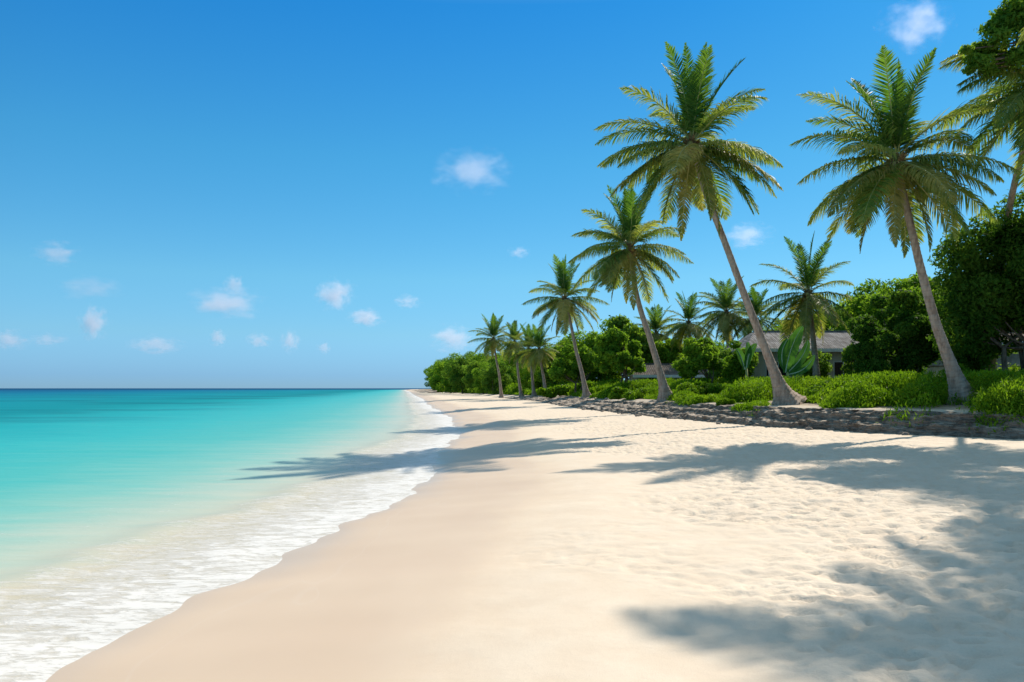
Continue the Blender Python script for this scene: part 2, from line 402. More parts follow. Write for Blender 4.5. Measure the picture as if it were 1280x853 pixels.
# ------------------------------------------------------------------ sea
def build_sea():
    rows = [-400, -200, -100, -60, -30, -15, -6, 0]
    y = 2.
    while y < 14000: rows.append(y); y += max(.06, .010 * y)
    Y = np.array(rows, float)
    cols = list(np.arange(-.9, 4, .08)) + list(np.arange(4, 12, .3)); x = 12.5
    while x < 16000: cols.append(x); x *= 1.05
    S = np.array(cols)
    YY, SS = np.meshgrid(Y, S, indexing='ij')
    base = shore(YY)
    back = sstep(1150, 1400, YY); XX = base - SS + back * 9000
    sd = SS + back * 400
    sw = fbm(XX * .8, YY * 1.2, oct=3, seed=31)
    Z = .028 * sstep(3., .2, SS) * (.4 + sw) + .03 * (fbm(XX * .22, YY * .7, oct=3, seed=32) - .5) * sstep(1, 5, SS) * (YY < 300)
    Z = Z + .035 * np.exp(-((SS - 2.1 - .9 * (fbm(XX * .3, YY * .3, oct=2, seed=33) - .5)) / .35) ** 2) * (YY < 120)
    Z = Z + .006
    me = mesh('sea', np.stack([XX, YY, Z], -1).reshape(-1, 3), grid_faces(len(Y), len(S))[:, ::-1].copy(), M['water'], True)
    fattr(me, 'shore_dist', sd)
    tag(obj('sea', me), 'calm turquoise sea with white foam along the sand', kind='structure')
    v = [(-30000, -500, -3.4), (30000, -500, -3.4), (30000, 14500, -3.4), (-30000, 14500, -3.4)]
    tag(obj('seabed', mesh('seabed', v, [(0, 1, 2, 3)], M['driftstone'])), 'deep sea floor', kind='structure')
build_sea()

# ------------------------------------------------------------------ eroded rock bank
def build_bank():
    # walk the bank toe
    Yp = np.concatenate([np.arange(2, 24, .05), np.arange(24, 60, .07), np.arange(60, 150, .2)])
    Xp = bankx(Yp); sl = np.interp(Yp, _gy, _gs); nx = 1 / np.sqrt(1 + sl * sl); ny = -sl / np.sqrt(1 + sl * sl)
    T = np.linspace(0, 1, 64)
    YY, TT = np.meshgrid(Yp, T, indexing='ij'); XX = np.repeat(Xp[:, None], 64, 1)
    NX = np.repeat(nx[:, None], 64, 1); NY = np.repeat(ny[:, None], 64, 1)
    sp = spread(YY); bh = bankh(YY) * sstep(150, 115, YY)
    steps = np.interp(sp, [.9, 4.5], [2.2, 4.5])
    warp = fbm(XX * .5, YY * .5, oct=3, seed=41)
    u = TT * 1.15 - .05
    st = u * steps + (warp - .5) * 1.2
    fr = st - np.floor(st); terr = (np.floor(st) + sstep(0.0, .38, fr)) / steps - (warp - .5) * 1.2 / steps
    height = np.where(u < 0, -.15, .03 + .92 * np.clip(terr * .65 + u * .35, 0, 1.02)) * bh
    e = sp * u - .25 + .45 * (fbm(XX * .9, YY * .9, TT * 2, oct=3, seed=42) - .5) * sp ** .5
    px = XX + NX * e; py = YY + NY * e
    d0 = Xp - shore(Yp); zt = .56 * (1 - np.exp(-np.maximum(d0, 0) / 5.6)); ZT = np.repeat(zt[:, None], 64, 1)
    z = ZT + height
    # layered, pitted relief
    r1 = fbm(px * 2.2, py * 2.2, z * 9, oct=4, seed=43) - .5; r2 = fbm(px * 7, py * 7, z * 16, oct=3, seed=44) - .5
    face = sstep(-.02, .06, u) * sstep(1.12, .9, u)
    px = px - NX * (r1 * .42 + r2 * .16) * face; py = py - NY * (r1 * .42 + r2 * .16) * face
    z = z + (r1 * .14 + r2 * .09) * face
    z = np.where(u > 1.02, z - .14, z)
    me = mesh('rock_bank', np.stack([px, py, z], -1).reshape(-1, 3), grid_faces(len(Yp), 64)[:, ::-1].copy(), M['rock'], False)
    tag(obj('rock_bank', me), 'low eroded bank of layered brown rock between the sand and the palms', 'rock bank')
build_bank()

def rock_mesh(seed, s=1):
    r = np.random.default_rng(seed); import bmesh
    bm = bmesh.new(); bmesh.ops.create_icosphere(bm, subdivisions=3, radius=1)
    for v in bm.verts:
        n = float(fbm(np.array([v.co.x * 1.7 + seed * 7]), np.array([v.co.y * 1.7]), np.array([v.co.z * 1.7]), oct=3, seed=60)[0])
        v.co *= .65 + .7 * n; v.co.z *= .55
    me = bpy.data.meshes.new('stone'); bm.to_mesh(me); bm.free(); me.materials.append(M['driftstone']); return me
rk = [rock_mesh(i) for i in range(4)]
rr = np.random.default_rng(3)
for i in range(46):
    Y = float(rr.uniform(24, 62)); e = float(-abs(rr.normal(.25, .35)) - .1)
    sl = float(np.interp(Y, _gy, _gs)); k = 1 / math.sqrt(1 + sl * sl)
    X = float(bankx(Y)) + e * k; y = Y - sl * k * e
    s_ = float(rr.uniform(.05, .17))
    o = obj('stone', rk[i % 4], None, (X, y, float(ground_z(X, y)) + s_ * .1), (0, 0, float(rr.uniform(0, 6))), (s_, s_ * float(rr.uniform(.7, 1.1)), s_))
    tag(o, 'small brown stone lying on the sand at the foot of the rock bank', 'stone', 'loose stones at the foot of the bank')

# ------------------------------------------------------------------ palms
def frond_mesh(seed, L, e0, droop, grav, mat, nleaf=94, power=1.6, lmax=.95, width=.049):
    """frond along +X from the origin, curving down; returns leaf mesh (with rib)"""
    r = np.random.default_rng(seed)
    n = 26; t = np.linspace(0, 1, n); ang = np.radians(e0 - droop * t ** power)
    step = L / (n - 1); side = r.normal(0, .05) * t ** 2 * L
    px = np.concatenate([[0], np.cumsum(np.cos((ang[1:] + ang[:-1]) / 2) * step)])
    pz = np.concatenate([[0], np.cumsum(np.sin((ang[1:] + ang[:-1]) / 2) * step)])
    pts = np.stack([px, side, pz], -1)
    V, Fc = [], []
    def ribbon(points, wvec, w):
        b = len(V)
        for p, wd in zip(points, w): V.append(p - wvec * wd); V.append(p + wvec * wd)
        for i in range(len(points) - 1): Fc.append((b + 2 * i, b + 2 * i + 1, b + 2 * i + 3, b + 2 * i + 2))
    down = np.array([0, 0, -1.])
    for sgn in (-1, 1):
        for k in range(nleaf):
            tt = .13 + .87 * (k + r.uniform(-.3, .3)) / nleaf; tt = min(max(tt, .1), .995)
            p = np.array([np.interp(tt, t, pts[:, j]) for j in range(3)])
            a = np.radians(e0 - droop * tt ** power); T = np.array([math.cos(a), 0, math.sin(a)]); N = np.array([-math.sin(a), 0, math.cos(a)]); S = np.array([0, sgn, 0.])
            ln = lmax * (math.sin(math.pi * min(1, (tt * .93 + .10)) ** .8) ** .65 * .85 + .15) * r.uniform(.82, 1.08)
            if tt > .9: ln *= .8
            sw = .35 + .55 * tt
            d = S * 1.0 + T * (sw + r.normal(0, .10)) + N * (.22 + r.normal(0, .10)); d /= np.linalg.norm(d)
            pp = [p]; cur = p
            g0 = max(0, grav * r.uniform(.7, 1.2))
            for j in range(3):
                g = g0 * (j + .6) / 3; dd = d * (1 - min(g, .90)) + down * g; dd /= np.linalg.norm(dd); cur = cur + dd * ln / 3; pp.append(cur)
            wv = np.cross(d, N); wv = wv / (np.linalg.norm(wv) + 1e-6); wv = wv * .9 + N * r.normal(0, .45) * 1.; wv /= np.linalg.norm(wv)
            w = width * .5 * r.uniform(.8, 1.15)
            ribbon(pp, wv, [w * .7, w, w * .8, w * .12])
    leaf = mesh('frond', np.array(V), np.array(Fc), mat)
    # rib: tapered triangular tube
    RV, RF = [], []
    for i in range(n):
        rad = .038 * (1 - t[i]) + .006; rad *= (1.9 if i == 0 else 1.0)
        for q in range(4):
            an = q * math.pi / 2 + .785; RV.append(pts[i] + np.array([-math.sin(ang[i]) * math.cos(an), math.sin(an), math.cos(ang[i]) * math.cos(an)]) * rad)
    for i in range(n - 1):
        for q in range(4): RF.append((i * 4 + q, i * 4 + (q + 1) % 4, (i + 1) * 4 + (q + 1) % 4, (i + 1) * 4 + q))
    rib = mesh('rib', np.array(RV), np.array(RF), M['rachis'], True)
    return leaf, rib

#  class: (e0, droop, grav, mat, L)
FC = {'spear': (87, 8, .02, 'palm_young', 4.1), 'up': (73, 30, .10, 'palm_young', 4.3), 'hi': (54, 52, .42, 'palm', 4.4),
      'mid': (32, 56, .62, 'palm', 4.4), 'flat': (9, 46, .9, 'palm', 4.3), 'low': (-16, 42, .8, 'palm', 4.3),
      'drop': (-40, 28, .50, 'palm', 4.3), 'hang': (-60, 24, .55, 'palm_old', 4.1), 'lowold': (-24, 40, .70, 'palm_old', 4.2)}
FR = {}
for ci, (k, (e0, dr, g, mt, L)) in enumerate(FC.items()):
    for v in range(3):
        rj = np.random.default_rng(100 + ci * 5 + v)
        FR[k, v] = frond_mesh(200 + ci * 7 + v, L * rj.uniform(.92, 1.06), e0 + rj.uniform(-4, 4), dr * rj.uniform(.85, 1.2), g, M[mt], power=rj.uniform(1.2, 1.7), lmax=.62 if k in ('spear', 'hang') else (.9 if k == 'up' else 1.18))
FR_FAR = {k: v[0] for k, v in FR.items()}

def tube(path, radii, sides=14, jit=0., seed=0):
    V, Fc = [], []; r = np.random.default_rng(seed); ph = r.uniform(0, 6, 3)
    for i, (p, ra) in enumerate(zip(path, radii)):
        a = path[max(i - 1, 0)]; b = path[min(i + 1, len(path) - 1)]; T = (b - a).normalized()
        U = T.cross(Vector((0, 1, 0.01))).normalized(); Wv = T.cross(U)
        for q in range(sides):
            an = q * 2 * math.pi / sides
            rj = ra * (1 + jit * (math.sin(an * 3 + ph[0]) * .5 + math.sin(an * 5 + ph[1]) * .35 + math.sin(an * 7 + ph[2] + i * .2) * .2))
            V.append(p + (U * math.cos(an) + Wv * math.sin(an)) * rj)
    for i in range(len(path) - 1):
        for q in range(sides): Fc.append((i * sides + q, i * sides + (q + 1) % sides, (i + 1) * sides + (q + 1) % sides, (i + 1) * sides + q))
    V.append(path[-1]); c = len(V) - 1; b = (len(path) - 1) * sides
    return V, Fc, [(b + q, b + (q + 1) % sides, c) for q in range(sides)]

def smooth_path(ctrl, n):
    out = []; c = [ctrl[0] * 2 - ctrl[1]] + list(ctrl) + [ctrl[-1] * 2 - ctrl[-2]]; m = len(ctrl) - 1
    for i in range(n):
        u = i / (n - 1) * m; k = min(int(u), m - 1); t = u - k; p0, p1, p2, p3 = c[k:k + 4]
        out.append(.5 * ((2 * p1) + (p2 - p0) * t + (2 * p0 - 5 * p1 + 4 * p2 - p3) * t * t + (3 * p1 - p0 - 3 * p2 + p3) * t ** 3))
    return out

def sphere_mesh(name, mat, seg=10, rings=7, sq=1.15):
    import bmesh
    bm = bmesh.new(); bmesh.ops.create_uvsphere(bm, u_segments=seg, v_segments=rings, radius=1)
    for v in bm.verts: v.co.z *= sq; v.co.x *= 1 + .08 * math.sin(3 * math.atan2(v.co.y, v.co.x))
    me = bpy.data.meshes.new(name); bm.to_mesh(me); bm.free(); me.materials.append(mat)
    me.polygons.foreach_set('use_smooth', [True] * len(me.polygons)); return me
NUT = sphere_mesh('coconut', M['nut'])
def fibre_mesh():
    V, Fc = [], []; r = np.random.default_rng(77)
    for k in range(46):
        a = r.uniform(0, 6.28); b = len(V); z0 = r.uniform(-.35, .1); l = r.uniform(.25, .6); w = r.uniform(.04, .10); rr_ = .16
        o = np.array([math.cos(a) * rr_, math.sin(a) * rr_, z0]); d = np.array([math.cos(a) * .5, math.sin(a) * .5, r.uniform(-.4, .9)]); d /= np.linalg.norm(d); s = np.array([-math.sin(a), math.cos(a), 0])
        for q, (f, ww) in enumerate(((0, 1), (.5, .8), (1, .15))):
            V.append(o + d * l * f - s * w * ww); V.append(o + d * l * f + s * w * ww)
        Fc += [(b, b + 1, b + 3, b + 2), (b + 2, b + 3, b + 5, b + 4)]
    base = sphere_mesh('tmp', M['fibre']); n0 = len(V)
    for v in base.vertices: V.append(np.array([v.co.x * .25, v.co.y * .25, v.co.z * .38 - .05]))
    for p in base.polygons: Fc.append(tuple(n0 + i for i in p.vertices))
    return mesh('crown_fibre', V, Fc, M['fibre'])
FIB = fibre_mesh()
def stalk_mesh(seed):
    V, Fc = [], []; r = np.random.default_rng(seed)
    for k in range(9):
        a0 = r.uniform(-.5, .5); b = len(V); p = np.array([.15, 0, 0.]); d = np.array([1., a0, .5])
        for i in range(5):
            w = .022; V += [p + np.array([0, -w, 0]), p + np.array([0, w, 0])]; d = d + np.array([0, 0, -.42]); p = p + d / np.linalg.norm(d) * .17
            if i: Fc.append((b + 2 * i - 2, b + 2 * i - 1, b + 2 * i + 1, b + 2 * i))
    return mesh('fruit_stalk', V, Fc, M['stalk'])
STK = [stalk_mesh(5), stalk_mesh(6)]

GEN = [('spear', 2), ('up', 5), ('hi', 5), ('mid', 4), ('flat', 4), ('low', 5), ('drop', 6), ('lowold', 3), ('hang', 4)]
PR = np.random.default_rng(17)
def palm(label, path_px, Yb, Yc, r_top=.16, flare=.62, scale=1., seed=0, extra=None, group='coconut palms along the beach', world=None, ring=None, nuts=9, basez=None):
    r = np.random.default_rng(500 + seed)
    if world: pts = [Vector(p) for p in world]
    else:
        n = len(path_px); pts = []
        for i, (x, y) in enumerate(path_px): pts.append(P(x, y, Yb + (Yc - Yb) * i / (n - 1)))
    gz = float(ground_z(pts[0].x, pts[0].y)); pts[0].z = gz - .15
    base = Vector((pts[0].x, pts[0].y, gz)); root = empty('palm_tree', base)
    tag(root, label, 'palm tree', group)
    loc = [p - base for p in pts]; path = smooth_path(loc, 60); H = path[-1].z
    rad = []
    for p in path:
        h = max(p.z, 0); rad.append(r_top * (1.2 - .38 * min(h / H, 1)) + (flare - r_top) * math.exp(-h / .5) * .85 + .10 * math.exp(-h / 1.6))
    # ring scars widen the trunk a little
    path2 = smooth_path(path, 240); rad2 = np.interp(np.linspace(0, 1, 240), np.linspace(0, 1, 60), rad)
    rad2 = rad2 * (1 + .03 * np.sin(np.arange(240) * 1.9) + .02 * np.sin(np.arange(240) * .7))
    jits = .10
    V, Fq, cap = tube(path2, rad2, 14, .05, seed)
    V = [Vector(v) for v in V]
    # root flare lobes
    for i in range(240):
        h = path2[i].z
        if h < 1.1:
            k = (1.1 - max(h, 0)) / 1.1
            for q in range(14):
                an = q * 2 * math.pi / 14; f = 1 + .22 * k * k * math.sin(an * 4 + seed) + .1 * k * math.sin(an * 7)
                V[i * 14 + q] = path2[i] + (V[i * 14 + q] - path2[i]) * f
    obj('trunk', mesh('trunk', V, Fq + cap, M['trunk'], True), root)
    top = path2[-1]; s = scale
    obj('crown_fibre', FIB, root, top, (0, 0, r.uniform(0, 6)), (s, s, s))
    ax = (path[-1] - path[-6]).normalized(); tilt = Vector((ax.x, ax.y, 0)) * .35
    for k, cnt in (ring or GEN):
        cnt = max(1, cnt + (0 if k in ('spear', 'hang') else int(r.integers(-1, 2)))); off = r.uniform(0, 6.28)
        for i in range(cnt):
            az = off + i * 2 * math.pi / cnt + r.normal(0, .16); v = int(r.integers(0, 3)); kk = k
            fc = abs(((az + math.pi / 2 + math.pi) % (2 * math.pi)) - math.pi)      # seaward side has shed its middle fronds
            if fc < .75 and k in ('hi', 'mid', 'flat', 'low', 'drop'):
                if r.random() < .9 or k == 'drop': continue
                kk = 'mid'
            lf, rb = FR[kk, v]
            sc = s * r.uniform(.88, 1.08)
            rot = (tilt.y * -.5 + r.normal(0, .04), tilt.x * .5 + r.normal(0, .04), az)
            f = obj('frond', lf, root, top + Vector((0, 0, .05)), rot, (sc, sc * r.choice([-1, 1]), sc)); obj('rib', rb, f)
    for (k, az, sc) in (extra or []):
        lf, rb = FR[k, int(r.integers(0, 3))]
        f = obj('frond', lf, root, top + Vector((0, 0, .05)), (0, 0, math.radians(az)), (sc * s, sc * s, sc * s)); obj('rib', rb, f)
    for i in range(nuts):
        a = i * 2.4 + r.uniform(0, 1); q = .30 * s + r.uniform(0, .12); z = r.uniform(-.42, .0); c = s * r.uniform(.11, .14)
        obj('coconut', NUT, root, top + Vector((math.cos(a) * q, math.sin(a) * q, z)), (r.uniform(-.5, .5), r.uniform(-.5, .5), 0), (c, c, c))
    for i in range(4 if nuts else 0):
        obj('fruit_stalk', STK[i % 2], root, top + Vector((0, 0, -.05)), (0, 0, r.uniform(0, 6.28)), (s, s, s))
    return root

palm('tallest coconut palm, its long trunk leaning left above the step of the rock bank', [(985, 507), (964, 455), (934, 378), (905, 300), (883, 243), (865, 182)], 36.5, 35.6, .15, .78, 1.0, 1,
     extra=[('flat', 5, 1.0), ('flat', 178, 1.0), ('mid', 165, 1.0), ('hi', 20, 1.0), ('low', 190, 1.), ('low', -15, 1.), ('drop', 185, 1.0), ('drop', -20, 1.0)])
palm('tall coconut palm leaning left in front of the big dark tree, its foot in grass', [(1208, 503), (1187, 452), (1170, 405), (1152, 340), (1135, 268), (1120, 203)], 29.5, 29.0, .14, .66, .90, 2,
     extra=[('flat', -4, 1.0), ('flat', 183, 1.0), ('low', 172, 1.), ('hi', 160, 1.), ('low', -25, 1.), ('mid', 15, 1.)])
palm('third tallest palm, leaning left, its flared foot on the bank before the weathered shed', [(834, 499), (824, 462), (812, 422), (800, 385), (792, 350), (787, 311)], 52, 51, .17, .62, .98, 3,
     extra=[('flat', 176, 1.0), ('mid', 185, 1.), ('flat', 2, 1.0), ('low', -20, 1.)])
palm('slim palm with a thin curved trunk where the rock bank ends, left of the shed', [(734, 494), (727, 465), (720, 438), (714, 408), (706, 374)], 80, 79, .16, .5, .98, 4)
palm('palm standing at the front of the far group, nearest to the sea', [(627, 492), (624, 470), (620, 448), (617, 424)], 132, 131, .17, .4, .98, 5)
palm('palm with a leaning pale trunk second from the sea in the far group', [(652, 493), (648, 470), (646, 448), (643, 428)], 128, 127, .17, .4, .85, 6)
palm('low palm with yellow hanging fronds in the far group', [(668, 492), (665, 470), (664, 452), (661, 437)], 118, 117, .17, .4, .88, 7)
palm('palm of the far group standing closest to the slim palm', [(683, 491), (679, 470), (676, 452), (674, 437)], 112, 111, .17, .4, .86, 8)
palm('broad crowned palm growing in front of the grey roofed bungalow', [(1022, 478), (1019, 450), (1015, 410), (1010, 368)], 56, 56, .17, .4, .99, 9, extra=[('flat', 0, 1.), ('low', 178, 1.)])
palm('palm behind the leafy thicket, its crown just left of the tallest palm\'s trunk', [(912, 480), (911, 450), (909, 420), (908, 391)], 84, 84, .17, .4, .92, 10)
palm('palm behind the leafy thicket above the round bright green tree', [(866, 482), (865, 450), (863, 430), (861, 404)], 92, 92, .17, .4, .88, 11)
palm('half hidden palm behind the leaning trunk of the third tallest palm', [(828, 484), (826, 450), (823, 436), (820, 416)], 100, 100, .17, .4, .86, 12)
palm('palm half hidden behind the tallest palm\'s trunk, left of the broad crowned palm', [(950, 482), (949, 450), (947, 425), (944, 398)], 82, 82, .17, .4, .8, 16)
palm('palm at the right edge with drooping fronds, its trunk rising behind the big dark tree', [(1236, 470), (1254, 320), (1266, 240), (1288, 165), (1322, 98)], 39, 29.5, .14, .5, 1.0, 13, ring=[('up', 2), ('hi', 2), ('mid', 4), ('flat', 5), ('low', 6), ('drop', 7), ('lowold', 2), ('hang', 4)],
     extra=[('mid', 180, 1.), ('flat', 190, 1.0), ('low', 200, 1.)])
# palms just outside the frame whose shadows fall across the near sand
palm('palm standing outside the picture on the right, only its shadow on the near sand shows', None, 0, 0, .16, .6, 1.05, 14, world=[(18.8, 19.0, 0), (17.7, 18.4, 5), (16.0, 17.7, 10), (14.5, 17.0, 12.9)], group='palms that shade the near sand')
palm('palm standing outside the picture on the right, only its shadow on the near sand shows', None, 0, 0, .16, .6, 1.05, 15, world=[(23.2, 17.2, 0), (21.8, 16.6, 5), (19.8, 15.8, 10), (18.0, 15.0, 12.9)], group='palms that shade the near sand')

# ------------------------------------------------------------------ broadleaf trees
def leaf_cloud(centres, radii, n, size, seed, shell=.55, wpow=2.):
    """n leaf faces spread through ellipsoidal clumps; most of them near the clump surfaces"""
    r = np.random.default_rng(seed); centres = np.asarray(centres, float); radii = np.asarray(radii, float)
    w = radii[:, 0] ** wpow; idx = r.choice(len(centres), n, p=w / w.sum())
    d = r.normal(size=(n, 3)); d /= np.linalg.norm(d, axis=1)[:, None]
    rad = shell + (1 - shell) * r.random(n) ** .6; rad = rad * np.where(r.random(n) < .16, r.uniform(1.0, 1.32, n), 1.0) * (1 + .42 * (vnoise(d[:, 0] * 3 + idx * 5.1, d[:, 1] * 3, d[:, 2] * 3, seed=seed) - .4))
    c = centres[idx] + d * radii[idx] * rad[:, None]
    nrm = d * .8 + r.normal(size=(n, 3)) * .65 + np.array([0, 0, .35]); nrm /= np.linalg.norm(nrm, axis=1)[:, None]
    t = np.cross(nrm, r.normal(size=(n, 3))); t /= np.linalg.norm(t, axis=1)[:, None]; b = np.cross(nrm, t)
    ln = size * r.uniform(.6, 1.3, n)[:, None]; wd = ln * .42
    V = np.stack([c - t * ln, c + b * wd - t * ln * .1, c + t * ln - nrm * ln * .25, c - b * wd - t * ln * .1], 1).reshape(-1, 3)
    return V, np.arange(n * 4).reshape(-1, 4)

def clumps(c, R, n, cr, seed, low=-.6):
    r = np.random.default_rng(seed); out, ra = [], []
    while len(out) < n:
        d = r.normal(size=3); d /= np.linalg.norm(d)
        if d[2] < low: continue
        k = r.uniform(.42, .97); out.append(np.array(c) + d * np.array(R) * k); q = cr * r.uniform(.6, 1.3); ra.append((q, q, q * .72))
    return out, ra

def tree(name, label, cat, base, c, R, n, cr, leaves, size, mat, seed, stems=1, group=None, tr=.16, low=-.6, parts=True):
    root = empty(name, base); tag(root, label, cat, group); b = Vector(base)
    cs, ra = clumps((c[0] - b.x, c[1] - b.y, c[2] - b.z), R, n, cr, seed, low)
    V, Fq = leaf_cloud(cs, ra, leaves, size, seed)
    obj('crown', mesh('crown', V, Fq, M[mat]), root)
    r = np.random.default_rng(seed + 9); TV, TF = [], []
    cl = Vector((c[0] - b.x, c[1] - b.y, c[2] - b.z))
    def add(path, rad, sides=8):
        v, f, cp = tube(path, rad, sides, .08, int(r.integers(99))); o = len(TV); TV.extend(v); TF.extend([tuple(i + o for i in q) for q in f + cp])
    for s_ in range(stems):
        a = r.uniform(0, 6.28); o = Vector((math.cos(a), math.sin(a), 0)) * (.25 * (stems > 1) * r.uniform(.5, 2.2))
        mid = Vector((cl.x * .35 + o.x * 2.2, cl.y * .35 + o.y * 2.2, max(cl.z - R[2] * .75, .3)))
        add(smooth_path([o + Vector((0, 0, -.2)), (o + mid) * .5 + Vector((r.normal(0, .1), r.normal(0, .1), 0)), mid], 8), list(np.linspace(tr * 1.25, tr * .75, 8)))
        for k in range(max(3, 9 // stems)):
            tgt = Vector(cs[int(r.integers(len(cs)))]); q = mid.lerp(tgt, .5) + Vector((r.normal(0, .2), r.normal(0, .2), r.normal(0, .1) - .1))
            add(smooth_path([mid, q, tgt], 6), list(np.linspace(tr * .5, tr * .12, 6)), 6)
    obj('trunk', mesh('trunk', TV, TF, M['bark'], True), root)
    return root

def tree_px(name, label, cat, x0, x1, ytop, ybot, Y, n, cr, leaves, size, mat, seed, depth=None, **kw):
    a, b_ = P(x0, ytop, Y), P(x1, ybot, Y); cx = (a.x + b_.x) / 2; rx = (b_.x - a.x) / 2; cz = (a.z + b_.z) / 2; rz = (a.z - b_.z) / 2
    gz = float(ground_z(cx, Y))
    return tree(name, label, cat, (cx, Y, gz), (cx, Y, cz), (rx * .92, depth or rx, rz * .95), n, cr, leaves, size, mat, seed, **kw)

tree_px('leafy_tree', 'big dark green tree filling the right edge, several dark stems showing under it', 'tree', 1160, 1390, 250, 466, 35.6, 100, .85, 56000, .12, 'leaf_dark', 1, stems=5, tr=.13, depth=2.0, low=-.85)
tree_px('leafy_tree', 'round dark tree with leaves nearly to the ground, left of the second palm trunk', 'tree', 1064, 1174, 362, 494, 40, 60, .55, 32000, .11, 'leaf_dark', 2, stems=3, tr=.10, depth=1.9, low=-1)
tree_px('leafy_tree', 'mid green tree rising behind the round dark tree', 'tree', 1062, 1204, 346, 445, 52, 54, .85, 24000, .15, 'leaf_bright', 3, depth=3)
tree_px('leafy_tree', 'round bright green tree on thin stems right of the third tallest palm', 'tree', 842, 908, 422, 484, 58, 38, .48, 14000, .13, 'leaf_bright', 4, stems=3, tr=.09)
tree_px('leafy_tree', 'bright layered tree between the slim palm and the third tallest palm', 'tree', 740, 806, 408, 484, 72, 46, .62, 16000, .17, 'leaf_bright', 5, stems=2, tr=.12)
tree_px('leafy_tree', 'leafy tree directly behind the trunk of the slim palm', 'tree', 690, 756, 432, 488, 92, 36, .75, 12000, .2, 'leaf_bright', 6, stems=2, tr=.12)
tree_px('leafy_tree', 'dark tree standing behind the bright layered tree, its top just above it', 'tree', 748, 818, 398, 470, 96, 40, 1.0, 12000, .24, 'leaf_mid', 7)
tree_px('leafy_tree', 'tree standing behind the weathered shed', 'tree', 800, 862, 424, 470, 96, 34, .85, 11000, .22, 'leaf_bright', 8)
tree_px('leafy_tree', 'leafy shrub tree at the left end of the bungalow', 'tree', 884, 926, 440, 486, 66, 14, .7, 8000, .14, 'leaf_mid', 9, stems=2, tr=.08)
tree_px('leafy_tree', 'small leafy tree before the bungalow wall, left of its windows', 'tree', 1000, 1040, 436, 486, 58, 22, .5, 7000, .12, 'leaf_mid', 31, stems=2, tr=.06, low=-1)
tree_px('leafy_tree', 'small bright tree against the left end of the bungalow roof', 'tree', 908, 944, 424, 486, 59.5, 24, .5, 8000, .12, 'leaf_bright', 32, stems=2, tr=.06, low=-1)
tree_px('leafy_tree', 'shrub tree squeezed between the bungalow and the round dark tree', 'tree', 1052, 1092, 428, 488, 54, 24, .5, 8000, .12, 'leaf_mid', 33, stems=2, tr=.06, low=-1)
tree_px('leafy_tree', 'bushy tree under the left side of the big dark tree, reaching to the grass', 'tree', 1176, 1236, 392, 474, 38.5, 34, .5, 13000, .11, 'leaf_dark', 34, stems=3, tr=.07, low=-1)
# tall tree outside right, its outer twigs hang into the top right corner
def corner_tree():
    base = (29, 29, float(ground_z(29, 29))); root = empty('leafy_tree', base)
    tag(root, 'tall tree whose fine leafy twigs hang into the top right corner', 'tree'); b = Vector(base)
    pts = [(1208, 62, .22), (1215, 74, .3), (1222, 60, .3), (1230, 78, .35), (1240, 36, .4), (1252, 20, .4), (1268, 6, .5), (1222, 78, .32), (1234, 62, .42), (1248, 48, .5), (1262, 30, .6), (1278, 18, .7), (1290, 45, .6), (1236, 88, .3), (1256, 72, .45), (1275, 70, .5), (1212, 88, .2), (1300, 10, .9), (1330, -10, 1.1), (1370, -20, 1.2), (1400, 10, 1.3), (1440, -60, 1.5), (1360, -60, 1.3)]
    cs = [P(x, y, 28 + (i % 3) * .3) - b for i, (x, y, q) in enumerate(pts)]; ra = [(q, q, q * .7) for _, _, q in pts]
    V, Fq = leaf_cloud(cs, ra, 17000, .095, 88, shell=.1, wpow=1.3)
    obj('crown', mesh('crown', V, Fq, M['leaf_mid']), root)
    TV, TF = [], []
    def add(path, rad):
        v, f, cp = tube(path, rad, 8, .05, 1); o = len(TV); TV.extend(v); TF.extend([tuple(i + o for i in q) for q in f + cp])
    hub = P(1480, 60, 28.5) - b
    add(smooth_path([Vector((0, 0, -.2)), Vector((-.3, .2, 6)), hub], 10), list(np.linspace(.45, .25, 10)))
    for c_ in cs: add(smooth_path([hub, hub.lerp(c_, .5) + Vector((0, 0, .4)), c_], 8), list(np.linspace(.12, .015, 8)))
    obj('trunk', mesh('trunk', TV, TF, M['bark'], True), root)
corner_tree()

# template trees for the woods behind
TEMPL = []
for i, (mt, hh, w) in enumerate((('leaf_mid', 8, 3.6), ('leaf_bright', 7.8, 3.9), ('leaf_bright', 8.4, 4.2), ('leaf_mid', 8.2, 4.0))):
    TEMPL.append(tree('leafy_tree', 'x', 'tree', (0, 0, 0), (0, 0, hh * .52), (w, w, hh * .50), 46, 1.05, 12000, .20, mt, 300 + i, stems=2, tr=.16, low=-1))
used = set()
def put(i, X, Y, s, zs, label, group):
    if i not in used: o = TEMPL[i]; used.add(i)
    else: o = copy_tree(TEMPL[i])
    o.location = (X, Y, float(ground_z(X, Y)) - .1); o.rotation_euler = (0, 0, random.uniform(0, 6.28)); o.scale = (s, s, s * zs)
    tag(o, label, 'tree', group)
WL = 'leafy tree of the wood behind the palms and the houses'
for k, (px, ytop, Y) in enumerate([(705, 425, 125), (735, 415, 120), (775, 412, 125), (815, 415, 120), (855, 432, 118), (895, 428, 112), (935, 430, 112), (968, 408, 108), (1000, 392, 100), (1035, 385, 96), (1075, 385, 92), (1110, 362, 80), (1148, 362, 76), (1190, 370, 70), (1235, 380, 68), (1280, 330, 60), (1330, 330, 60), (1150, 400, 60), (1400, 330, 55), (880, 440, 100), (1010, 415, 84), (955, 428, 92)]):
    p = P(px, ytop, Y); gz = float(ground_z(p.x, Y)); put(k % 4, p.x, Y, (p.z - gz) / 7.5, 1.0, WL, 'trees of the wood behind')
FL = 'leafy tree of the far wood that runs down to the point'
